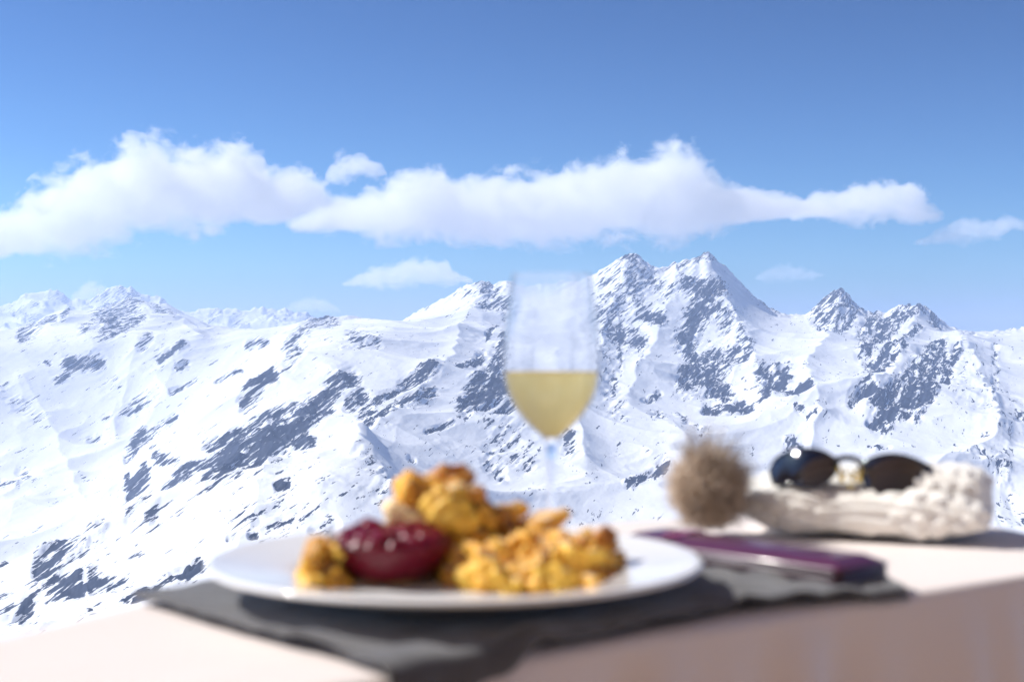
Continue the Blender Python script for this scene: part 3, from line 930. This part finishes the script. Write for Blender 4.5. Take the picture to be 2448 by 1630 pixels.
# bearing, drop, radius (photo px), distance, flatness, material, label, roll
PIECES = [
 (1005,1178,62,.962,.62,mp1,"rounded golden chunk jutting left at the top of the pancake heap",(.3,.5,.2)),
 (1055,1158,56,.975,.55,mp3,"browned chunk forming the peak of the pancake heap",(.1,-.3,.9)),
 (1066,1205,48,.945,.9,mp2,"bright yellow upright chunk just under the peak of the heap",(.9,.2,.1)),
 (1108,1178,46,.965,.5,mp3,"dark browned chunk right of the heap's peak",(.5,.6,.3)),
 (985,1232,50,.952,.6,mp4,"sugar dusted pale chunk behind the jam bowl under the peak",(.1,.2,.5)),
 (1085,1248,54,.945,.75,mp2,"large bright yellow chunk in the middle of the tall heap",(.6,.1,.8)),
 (1140,1215,46,.97,.55,mp3,BACK,(.4,.9,.1)),(1168,1250,46,.965,.5,mp3,BACK,(.2,.7,.4)),(1205,1268,44,.965,.5,mp3,BACK,(.2,.5,.7)),
 (1290,1256,58,.975,.36,mp1,"long flat golden strip reaching out right from the tall heap",(.05,.12,.15)),
 (1240,1285,46,.965,.5,mp1,BACK,(.3,.1,.5)),(1110,1290,50,.945,.6,mp1,BACK,(.3,.6,.9)),(1035,1285,48,.96,.6,mp1,BACK,(.5,.1,.3)),(965,1282,46,.97,.55,mp2,BACK,(.2,.4,.1)),(925,1312,44,.985,.55,mp1,BACK,(.1,.1,.9)),
 (1045,1335,50,.965,.7,mp1,BACK,(.4,.3,.2)),(985,1340,48,.975,.7,mp1,BACK,(.2,.3,.2)),(1180,1310,48,.955,.65,mp1,BACK,(.6,.1,.2)),(925,1355,44,.98,.7,mp1,BACK,(.2,.6,.2)),(1225,1218,30,.985,.5,mp2,BACK,(.2,.3,.1)),
 (1165,1330,50,.925,.62,mp1,HEAP,(.3,.2,.6)),(1098,1350,40,.935,.7,mp2,HEAP,(.2,.6,.4)),(1085,1395,34,.915,.6,mp1,HEAP,(.4,.1,.3)),(1125,1320,42,.935,.7,mp2,BACK,(.3,.5,.6)),(870,1300,38,.985,.6,mp1,BACK,(.4,.2,.8)),(835,1330,34,.97,.6,mp2,BACK,(.1,.5,.2)),(1118,1345,46,.925,.62,mp1,HEAP,(.5,.2,.1)),(1105,1385,40,.905,.6,mp3,HEAP,(.2,.4,.5)),(1135,1398,36,.893,.6,mp1,HEAP,(.2,.1,.5)),(1090,1310,44,.945,.6,mp1,BACK,(.2,.7,.5)),(1140,1285,44,.95,.6,mp1,BACK,(.6,.7,.1)),(1330,1290,34,.955,.6,mp1,HEAP,(.2,.3,.5)),(1390,1300,36,.95,.6,mp2,HEAP,(.5,.3,.1)),(1200,1236,34,.975,.6,mp1,BACK,(.3,.1,.3)),(1215,1325,46,.93,.6,mp1,HEAP,(.2,.5,.1)),(1262,1312,46,.935,.6,mp1,HEAP,(.7,.1,.4)),(1310,1322,48,.935,.6,mp1,HEAP,(.1,.4,.9)),(1356,1318,42,.94,.62,mp1,HEAP,(.5,.5,.3)),
 (1340,1352,50,.91,.72,mp2,HEAP,(.8,.3,.3)),(1390,1345,52,.91,.8,mp2,"brightest yellow puffy chunk near the right end of the low heap",(.3,.3,.3)),
 (1442,1300,34,.93,.85,mp3,"browned upright chunk standing at the right end of the heap",(1.2,.3,.2)),(1452,1345,40,.925,.75,mp1,HEAP,(.9,.7,.1)),(1436,1378,38,.905,.6,mp3,HEAP,(.4,.1,.6)),
 (1150,1372,46,.892,.62,mp2,HEAP,(.2,.2,.2)),(1200,1378,46,.890,.6,mp2,HEAP,(.6,.4,.2)),(1252,1366,46,.893,.6,mp1,HEAP,(.1,.5,.6)),(1300,1376,46,.891,.62,mp2,HEAP,(.4,.2,.8)),(1352,1388,42,.892,.6,mp2,HEAP,(.2,.6,.1)),
 (1400,1392,38,.893,.55,mp1,HEAP,(.3,.1,.4)),(1172,1400,36,.884,.55,mp1,HEAP,(.2,.2,.6)),(1225,1402,36,.882,.5,mp2,HEAP,(.1,.3,.2)),(1275,1402,36,.883,.5,mp1,HEAP,(.3,.3,.4)),(1325,1404,32,.885,.5,mp2,HEAP,(.2,.1,.9)),
 (1250,1345,46,.93,.7,mp1,HEAP,(.2,.1,.9)),(1350,1372,46,.93,.7,mp1,HEAP,(.2,.5,.9)),(1180,1366,46,.93,.7,mp1,HEAP,(.4,.5,.9)),(1420,1372,42,.94,.7,mp1,HEAP,(.4,.2,.9)),
 (782,1318,40,.915,.72,mp1,"browner chunk on top of the small pile left of the jam bowl",(.5,.2,.4)),(764,1378,40,.905,.72,mp2,LEFT,(.3,.4,.1)),(806,1376,36,.915,.7,mp3,LEFT,(.2,.2,.7)),(742,1398,30,.895,.55,mp2,LEFT,(.1,.5,.3)),(800,1398,32,.90,.55,mp1,LEFT,(.6,.2,.1)),
]
for i, (px, py, rp, d, fl, m, lab, rl) in enumerate(PIECES):
    s_ = rp / F * d * 1.0
    c = pt(px, py, d)
    o = chunk(100 + i, s_ * 1.08, s_ * 0.92, s_ * fl, m, lab, PG)
    o.rotation_euler = (rl[0] * 0.9 - .2, rl[1] * 0.9 - .3, rl[2] * 6)
    lowest = c.z - s_ * fl * 0.9
    if lowest < WELL - 0.001:
        c.z += WELL - 0.001 - lowest
    o.location = c

rg = random.Random(77)
CR = "small torn pancake scrap scattered over the heap"
for k in range(46):
    if k < 26:
        px = rg.uniform(1120, 1455); py = rg.uniform(1290, 1345) + (px < 1180) * 10; d = rg.uniform(.915, .945) - (py - 1290) / 55 * 0.02
    elif k < 38:
        px = rg.uniform(975, 1190); py = rg.uniform(1150, 1230) + max(0, px - 1080) * 0.55; d = .945
    else:
        px = rg.uniform(750, 815); py = rg.uniform(1310, 1390); d = .897
    rp = rg.uniform(13, 25)
    s_ = rp / F * d
    o = chunk(400 + k, s_ * 1.2, s_ * 0.9, s_ * rg.uniform(0.4, 0.8), rg.choice([mp1, mp1, mp2, mp3]), CR if k >= 0 else CR, "small torn pancake scraps over the heaps")
    o.rotation_euler = (rg.uniform(-1, 1), rg.uniform(-1, 1), rg.uniform(0, 6))
    o.location = pt(px, py, d)

# wine glass ------------------------------------------------------------
def thin_glass(name, haze_amt, rough, edge_gain=0.30):
    """thin blown glass: mostly clear, mirror-like at grazing angles, slightly misted"""
    m = bpy.data.materials.new(name)
    m.use_nodes = True
    t = m.node_tree
    t.nodes.remove(pr(m))
    tr = nd(m, "ShaderNodeBsdfTransparent"); tr.inputs[0].default_value = (0.985, 0.99, 0.995, 1)
    rf = nd(m, "ShaderNodeBsdfRefraction"); rf.inputs["Roughness"].default_value = rough; rf.inputs["IOR"].default_value = 1.05
    gl_ = nd(m, "ShaderNodeBsdfGlossy"); gl_.inputs["Roughness"].default_value = 0.05
    lw = nd(m, "ShaderNodeLayerWeight"); lw.inputs[0].default_value = 0.06
    m1 = nd(m, "ShaderNodeMixShader"); m1.inputs[0].default_value = haze_amt
    lk(m, tr.outputs[0], m1.inputs[1]); lk(m, rf.outputs[0], m1.inputs[2])
    m2 = nd(m, "ShaderNodeMixShader")
    lk(m, math_node(m, 'MULTIPLY', lw.outputs["Fresnel"], edge_gain), m2.inputs[0]); lk(m, m1.outputs[0], m2.inputs[1]); lk(m, gl_.outputs[0], m2.inputs[2])
    lk(m, m2.outputs[0], t.nodes["Material Output"].inputs["Surface"])
    return m


mwg = thin_glass("misted_wine_glass", 0.30, 0.12)
bowl.data.materials.append(thin_glass("thick_clear_glass", 0.35, 0.15, 1.6))
mst = mat("solid_crystal", (0.97, 0.98, 1.0), 0.03, IOR=1.46, Transmission_Weight=1.0)
GC = Vector(((1318 - CX) / F * 1.15, 1.15, TZ))
gs_ = 1.15 / F
glass = empty("wine_glass", GC)
tag(glass, "tall stemmed wine glass half full, standing behind the plate", "wine glass")
foot = [(0, 0.0), (0.0325, 0.0), (0.034, 0.0008), (0.0335, 0.0016), (0.022, 0.0030), (0.010, 0.0052), (0.0052, 0.0085), (0, 0.0086)]
v_, f_ = lathe(foot, 96)
link_mesh("foot", v_, f_, mst, glass)
stem = [(0, 0.0088), (0.0050, 0.0088), (0.0032, 0.020), (0.0028, 0.045), (0.0029, 0.070), (0.0042, 0.082), (0.0070, 0.0885), (0, 0.0887)]
v_, f_ = lathe(stem, 48)
link_mesh("stem", v_, f_, mst, glass)
bowl_o = [(0.0072, 0.0890), (0.0162, 0.0965), (0.0262, 0.1075), (0.0329, 0.1185), (0.0373, 0.1300), (0.0391, 0.1410), (0.0395, 0.1500), (0.0391, 0.1620), (0.0376, 0.1780), (0.0357, 0.1940), (0.0336, 0.2090), (0.0318, 0.2205)]
th = 0.0011
bo = [tuple(q) for q in catmull(bowl_o, per=4)]
bi = [(max(r - th, 0.001), z + 0.0004) for r, z in bo][::-1]
v_, f_ = lathe([(0, 0.0889)] + bo + [(0.0316, 0.2211), (0.0310, 0.2211)] + bi + [(0, 0.0905)], 96)
link_mesh("bowl", v_, f_, mwg, glass)
mwi = bpy.data.materials.new("pale_gold_wine")
mwi.use_nodes = True
mwi.node_tree.nodes.remove(pr(mwi))
rf = nd(mwi, "ShaderNodeBsdfRefraction"); rf.inputs["Color"].default_value = (1.0, 0.90, 0.62, 1); rf.inputs["Roughness"].default_value = 0.22; rf.inputs["IOR"].default_value = 1.33
tl = nd(mwi, "ShaderNodeBsdfTranslucent"); tl.inputs["Color"].default_value = (1.0, 0.83, 0.46, 1)
trn = nd(mwi, "ShaderNodeBsdfTransparent"); trn.inputs[0].default_value = (1.0, 0.90, 0.60, 1)
gy = nd(mwi, "ShaderNodeBsdfGlossy"); gy.inputs["Roughness"].default_value = 0.05
m1 = nd(mwi, "ShaderNodeMixShader"); m1.inputs[0].default_value = 0.55
lk(mwi, rf.outputs[0], m1.inputs[1]); lk(mwi, tl.outputs[0], m1.inputs[2])
m2 = nd(mwi, "ShaderNodeMixShader"); m2.inputs[0].default_value = 0.22
lk(mwi, m1.outputs[0], m2.inputs[1]); lk(mwi, trn.outputs[0], m2.inputs[2])
m3 = nd(mwi, "ShaderNodeMixShader"); m3.inputs[0].default_value = 0.04
lk(mwi, m2.outputs[0], m3.inputs[1]); lk(mwi, gy.outputs[0], m3.inputs[2])
lk(mwi, m3.outputs[0], mwi.node_tree.nodes["Material Output"].inputs["Surface"])
WS = 0.167 - (889 - HOR) * gs_
prof_w = [(0.0, 0.0908)]
for r, z in bo:
    if z + 0.0006 < WS:
        prof_w.append((max(r - th - 0.0002, 0.001), z + 0.0008))
rw = np.interp(WS, [z for r, z in bo], [r for r, z in bo]) - th - 0.0002
prof_w += [(rw, WS), (rw * 0.97, WS - 0.0004), (0, WS - 0.0005)]
v_, f_ = lathe(prof_w, 96)
wine = link_mesh("white_wine", v_, f_, mwi)
wine.location = GC
tag(wine, "pale golden white wine filling the lower bowl of the glass", "wine")

# purple case -----------------------------------------------------------
mcs = mat("purple_lacquer", (0.105, 0.026, 0.068), 0.34, Coat_Weight=0.4, Coat_Roughness=0.1)
mcd = mat("dark_purple", (0.035, 0.008, 0.022), 0.35)
mme = mat("steel", (0.72, 0.72, 0.74), 0.18, Metallic=1.0)


def rbox(lx, ly, z0, z1, rad, nseg=6, top_in=0.0):
    """rounded slab; top_in narrows the upper face to give a bevelled side"""
    def loop(inset, z):
        out = []
        for sx, sy, a0 in ((1, 1, 0), (-1, 1, 90), (-1, -1, 180), (1, -1, 270)):
            for k in range(nseg + 1):
                a = R(a0 + 90 * k / nseg)
                out.append((sx * (lx / 2 - rad) + (rad - inset) * math.cos(a) if rad > inset else sx * (lx / 2 - inset), sy * (ly / 2 - rad) + (rad - inset) * math.sin(a) if rad > inset else sy * (ly / 2 - inset), z))
        return out
    h = z1 - z0
    ls = [loop(rad * 0.5, z0), loop(rad * 0.12, z0 + 0.0008), loop(0, z0 + 0.002), loop(top_in * 0.35, z0 + h * 0.45), loop(top_in, z1 - 0.0012), loop(top_in + 0.0012, z1 - 0.0003), loop(top_in + 0.003, z1)]
    n = len(ls[0]); vs = [p for l in ls for p in l]; fs = []
    for k in range(len(ls) - 1):
        for i in range(n):
            j = (i + 1) % n
            fs.append((k * n + i, k * n + j, (k + 1) * n + j, (k + 1) * n + i))
    fs.append(tuple(range(n))[::-1]); fs.append(tuple(range((len(ls) - 1) * n, len(ls) * n)))
    return vs, fs


A_ = np.array((0.213, 0.946)); B2 = np.array((0.259, 0.972))
axis = np.array((-0.67, 0.742))
mid = 0.5 * (A_ + B2) + axis * 0.100
rz = math.atan2(axis[1], axis[0])
case = empty("purple_case", (mid[0], mid[1], TZ + 0.0045), rz)
tag(case, "long narrow purple case lying between the plate and the fur bobble", "case")
v_, f_ = rbox(0.206, 0.060, 0.0, 0.0072, 0.007)
link_mesh("case_base", v_, f_, mcd, case)
v_, f_ = rbox(0.208, 0.061, 0.0086, 0.0168, 0.008, top_in=0.012)
link_mesh("case_lid", v_, f_, mcs, case)
v_, f_ = tube([(0.0985 * math.cos(a) if False else x, y, 0.0079) for x, y in [(-0.0985, -0.0288), (0.0985, -0.0288), (0.1015, -0.025), (0.1015, 0.025), (0.0985, 0.0288), (-0.0985, 0.0288), (-0.1015, 0.025), (-0.1015, -0.025)] for a in (0,)], 0.0011, 8, closed=True)
link_mesh("zip", v_, f_, mat("dark_zip", (0.10, 0.09, 0.11), 0.35, Metallic=0.8), case)
v_, f_ = rbox(0.016, 0.0625, 0.0098, 0.0180, 0.006, top_in=0.0115)
st_ = link_mesh("strap", v_, f_, mat("plum_ribbon", (0.38, 0.10, 0.25), 0.5), case)
st_.location = (0.058, 0, 0)

# knitted hat with bobble -------------------------------------------------
mkn = mat("cream_wool", (0.88, 0.84, 0.75), 0.9, Subsurface_Weight=0.0)
c_ = objco(mkn)
lk(mkn, mixcol(mkn, noise(mkn, c_, 120, 4, 0.6), (0.90, 0.85, 0.76), (0.97, 0.95, 0.91)), pr(mkn).inputs["Base Color"])
bump(mkn, noise(mkn, c_, 420, 3, 0.7), 0.6, 0.002)
pr(mkn).inputs["Sheen Weight"].default_value = 0.5
h1 = np.array((0.905, -0.425)); h1 /= np.linalg.norm(h1); h2 = np.array((-h1[1], h1[0]))
hrz = math.atan2(h1[1], h1[0])
hat = empty("bobble_hat", (0.318, 1.272, TZ), hrz)
tag(hat, "cream knitted hat folded flat with a brown fur bobble", "hat")


def wool(name, ax, ay, zt, zl, e1, e2, n=340, mrows=80, off=(0, 0, 0), cell=0.016, amp=0.0036, flat=0.0):
    vs, fs = [], []

    def sp(v, e):
        return math.copysign(abs(v) ** e, v)
    for i in range(mrows):
        ph = -math.pi / 2 + math.pi * i / (mrows - 1)
        for k in range(n):
            th_ = 2 * math.pi * k / n
            cx_, cy_, cz_ = sp(math.cos(ph), e1) * sp(math.cos(th_), e2), sp(math.cos(ph), e1) * sp(math.sin(th_), e2), sp(math.sin(ph), e1)
            lean = zl * (0.5 + 0.5 * cx_) + zt * (0.5 - 0.5 * cx_)
            x, y, z = ax * cx_, ay * cy_, (cz_ * 0.5 + 0.5) * lean
            u = th_ * (ax + ay) / 2 * 0.9; w_ = ph * 0.05
            bmp = abs(math.sin(math.pi * (x + 0.7 * y) / cell + 0.9 * math.sin(2 * math.pi * (z + 0.3 * y) / 0.019))) ** 0.7 * (0.66 + 0.34 * math.sin(2 * math.pi * (z + 0.5 * y) / 0.0095 + 2 * x / cell)) - 0.4
            l_ = math.sqrt(cx_ ** 2 + cy_ ** 2 + cz_ ** 2) + 1e-6
            edge_ = min(1, math.cos(ph) * 2.5) if cz_ > 0 else min(1, math.cos(ph) * 2.5)
            big_ = 0.004 * float(pnoise(np.array(x * 30 + 3), np.array(y * 30 + z * 25)))
            q = amp * bmp * edge_ + big_
            vs.append((x + q * cx_ / l_ + off[0], y + q * cy_ / l_ + off[1], max(z + q * cz_ / l_, 0.0) + off[2]))
    for i in range(mrows - 1):
        for k in range(n):
            k2 = (k + 1) % n
            fs.append((i * n + k, i * n + k2, (i + 1) * n + k2, (i + 1) * n + k))
    return vs, fs


v_, f_ = wool("crown", 0.106, 0.060, 0.049, 0.061, 0.55, 0.5)
link_mesh("crown", v_, f_, mkn, hat)
v_, f_ = wool("cuff", 0.106, 0.031, 0.041, 0.041, 0.75, 0.42, off=(0.004, -0.046, 0), cell=0.021, amp=0.0042)
link_mesh("cuff", v_, f_, mkn, hat)
mfu = mat("raccoon_fur", (0.24, 0.15, 0.085), 0.6)
c_ = objco(mfu)
gz = nd(mfu, "ShaderNodeVectorMath", operation='LENGTH'); lk(mfu, c_, gz.inputs[0])
fr_ = math_node(mfu, 'MULTIPLY', math_node(mfu, 'SUBTRACT', gz.outputs["Value"], 0.036), 90.0, clamp=True)
lk(mfu, mixcol(mfu, fr_, mixcol(mfu, noise(mfu, c_, 70, 4, 0.6), (0.46, 0.33, 0.23), (0.78, 0.62, 0.48)), (0.28, 0.22, 0.18)), pr(mfu).inputs["Base Color"])
pr(mfu).inputs["Sheen Weight"].default_value = 0.3
PCt = pt(1693, 1172, 1.235)
PCt.z = max(PCt.z, TZ + 0.036)
rg = random.Random(3)
vs, fs = [], []
v_, f_ = lathe([(0, -0.026)] + [(0.026 * math.cos(R(a)), 0.026 * math.sin(R(a))) for a in range(-75, 90, 15)] + [(0, 0.026)], 28)
vs += [Vector(v) for v in v_]; fs += list(f_)
for i in range(6500):
    z = rg.uniform(-1, 1); a = rg.uniform(0, 2 * math.pi); s_ = math.sqrt(1 - z * z)
    n_ = Vector((s_ * math.cos(a), s_ * math.sin(a), z))
    sw = Vector((rg.gauss(0, .5), rg.gauss(0, .5), rg.gauss(0, .4) + 0.12))
    ln = rg.uniform(0.006, 0.0165) * (1 + 0.5 * float(pnoise(np.array(n_.x * 2.2 + 4), np.array(n_.z * 2.2 + n_.y * 1.7)))) * (1.0 + 0.45 * (rg.random() < 0.08) + (0.75 if (z > 0.78 and rg.random() < 0.6) else 0))
    cl_ = float(pnoise(np.array(n_.x * 3.1 + 7 + n_.z), np.array(n_.y * 3.1 - n_.z * 2.2)))
    b0 = n_ * 0.0245; ln *= 1 + 0.55 * cl_; sw = sw + Vector((cl_, -cl_, 0.5 * cl_)) * 0.5; b1 = b0 + (n_ + sw * 0.4) * ln * 0.55; b2 = b0 + (n_ + sw) * ln
    t1 = n_.cross(Vector((0.3, 0.5, 0.8))).normalized(); t2 = n_.cross(t1)
    w_ = 0.00042
    base = len(vs)
    for (b, ww) in ((b0, w_), (b1, w_ * 0.85)):
        for q in (t1, t1 * -0.5 + t2 * 0.87, t1 * -0.5 - t2 * 0.87):
            vs.append(b + q * ww)
    vs.append(b2)
    for k in range(3):
        k2 = (k + 1) % 3
        fs.append((base + k, base + k2, base + 3 + k2, base + 3 + k))
        fs.append((base + 3 + k, base + 3 + k2, base + 6))
vs = [v if v.z + PCt.z > TZ + 0.001 else Vector((v.x, v.y, TZ + 0.001 - PCt.z)) for v in vs]
pom = link_mesh("fur_bobble", vs, fs, mfu, hat)
loc = PCt - Vector(hat.location)
pom.location = Matrix.Rotation(-hrz, 3, 'Z') @ loc
pom.rotation_euler = (0, 0, -hrz)
pom.scale = (0.93, 0.93, 0.97)

# sunglasses --------------------------------------------------------------
mfr = mat("black_frame", (0.012, 0.011, 0.016), 0.12, Coat_Weight=0.5)
mle = mat("dark_lens", (0.010, 0.009, 0.016), 0.05, Coat_Weight=1.0, Coat_Roughness=0.02)
mgo = mat("gold_trim", (0.80, 0.60, 0.16), 0.22, Metallic=1.0)
SD = 1.205
gk = SD / F
sg = empty("sunglasses", (0, 0, 0))
tag(sg, "dark wraparound sunglasses resting on the cream knitted hat", "sunglasses")
SX0, SZ0 = 2042, 1125


def gpt(px, py):
    return ((px - SX0) * gk * 1.09, (SZ0 - py) * gk * 1.22)


lens_l = [(1848, 1106), (1862, 1090), (1892, 1081), (1926, 1081), (1960, 1088), (1985, 1100), (1996, 1113), (1987, 1135), (1967, 1152), (1946, 1160), (1915, 1156), (1880, 1149), (1856, 1144), (1848, 1127)]
lens_r = [(2044, 1116), (2070, 1101), (2110, 1094), (2150, 1097), (2190, 1107), (2222, 1120), (2237, 1131), (2228, 1150), (2210, 1163), (2170, 1169), (2130, 1174), (2095, 1179), (2070, 1183), (2059, 1162), (2050, 1139)]


def wrap(x, z, cxx):
    # lens bulges towards the camera, whole frame wraps back at its ends
    dx = x - cxx
    return 4.0 * x * x + 9.0 * (dx * dx + (z - 0.0) ** 2)


def lens(name, outl):
    ol = [np.array(gpt(*q)) for q in outl]
    ol = catmull(ol, 5, closed=True)
    c = sum(ol) / len(ol)
    vs, fs = [], []
    n = len(ol)
    lv = (1.0, 0.97, 0.85, 0.7, 0.5, 0.3, 0.1)
    for side, th_ in ((0, 0.0), (1, 0.0022)):
        for t in lv:
            for q in ol:
                p_ = c + (np.array(q) - c) * t
                vs.append((p_[0], wrap(p_[0], p_[1], c[0]) + th_, p_[1]))
    m_ = len(lv) * n
    for side in (0, 1):
        for k in range(len(lv) - 1):
            for i in range(n):
                j = (i + 1) % n
                f = (side * m_ + k * n + i, side * m_ + k * n + j, side * m_ + (k + 1) * n + j, side * m_ + (k + 1) * n + i)
                fs.append(f if side == 0 else f[::-1])
        f = tuple(side * m_ + (len(lv) - 1) * n + i for i in range(n))
        fs.append(f if side == 0 else f[::-1])
    for i in range(n):
        j = (i + 1) % n
        fs.append((i, m_ + i, m_ + j, j))
    o = link_mesh(name, vs, fs, mle, sg)
    rimp = [(q[0], wrap(q[0], q[1], c[0]) + 0.001, q[1]) for q in ol]
    v_, f_ = tube(rimp, 0.0017, 10, closed=True)
    link_mesh("rim", v_, f_, mfr, sg)
    return o


lens("lens", lens_l); lens("lens", lens_r)
a = gpt(1990, 1108); b = gpt(2048, 1112); c2 = gpt(2020, 1106)
v_, f_ = tube(catmull([(a[0], 0.004, a[1]), (c2[0], 0.0005, c2[1]), (b[0], 0.004, b[1])], 6), 0.0026, 10)
link_mesh("bridge", v_, f_, mfr, sg)
for s_, (px, py) in ((-1, (1849, 1112)), (1, (2236, 1132))):
    e = gpt(px, py)
    y0 = wrap(e[0], e[1], gpt(1925, 1115)[0] if s_ < 0 else gpt(2140, 1135)[0])
    v_, f_ = tube(catmull([(e[0], y0, e[1]), (e[0] + s_ * 0.001, y0 + 0.012, e[1] + 0.001), (e[0] - s_ * 0.012, y0 + 0.055, e[1] + 0.001), (e[0] - s_ * 0.022, y0 + 0.095, e[1] - 0.012)], 8), 0.0024, 10)
    link_mesh("temple", v_, f_, mfr, sg)
rg = random.Random(9)
bm = bmesh.new()
for i in range(16):
    px, py = rg.uniform(2004, 2040), rg.uniform(1122, 1160)
    q = gpt(px, py)
    g = bmesh.ops.create_icosphere(bm, subdivisions=1, radius=rg.uniform(0.0012, 0.0022))
    mt_ = Matrix.Translation((q[0], 0.008 + rg.uniform(-0.001, 0.004), q[1])) @ Matrix.Rotation(rg.uniform(0, 3), 4, 'X') @ Matrix.Rotation(rg.uniform(0, 3), 4, 'Z')
    bmesh.ops.transform(bm, matrix=mt_, verts=g['verts'])
from_bm("gold_ornament", bm, mgo, sg, smooth=False)
for px in (2006, 2040):
    q = gpt(px, 1140); t_ = gpt(px + (-10 if px < 2020 else 8), 1122)
    v_, f_ = tube([(t_[0], 0.005, t_[1]), ((t_[0] + q[0]) / 2, 0.009, (t_[1] + q[1]) / 2), (q[0], 0.010, q[1] - 0.004)], [0.0012, 0.0018, 0.0024], 8)
    link_mesh("nose_pad", v_, f_, mgo, sg)
sg.location = pt(SX0 + 12, SZ0 - 9, SD)
sg.rotation_euler = (R(-22), 0, R(-14))
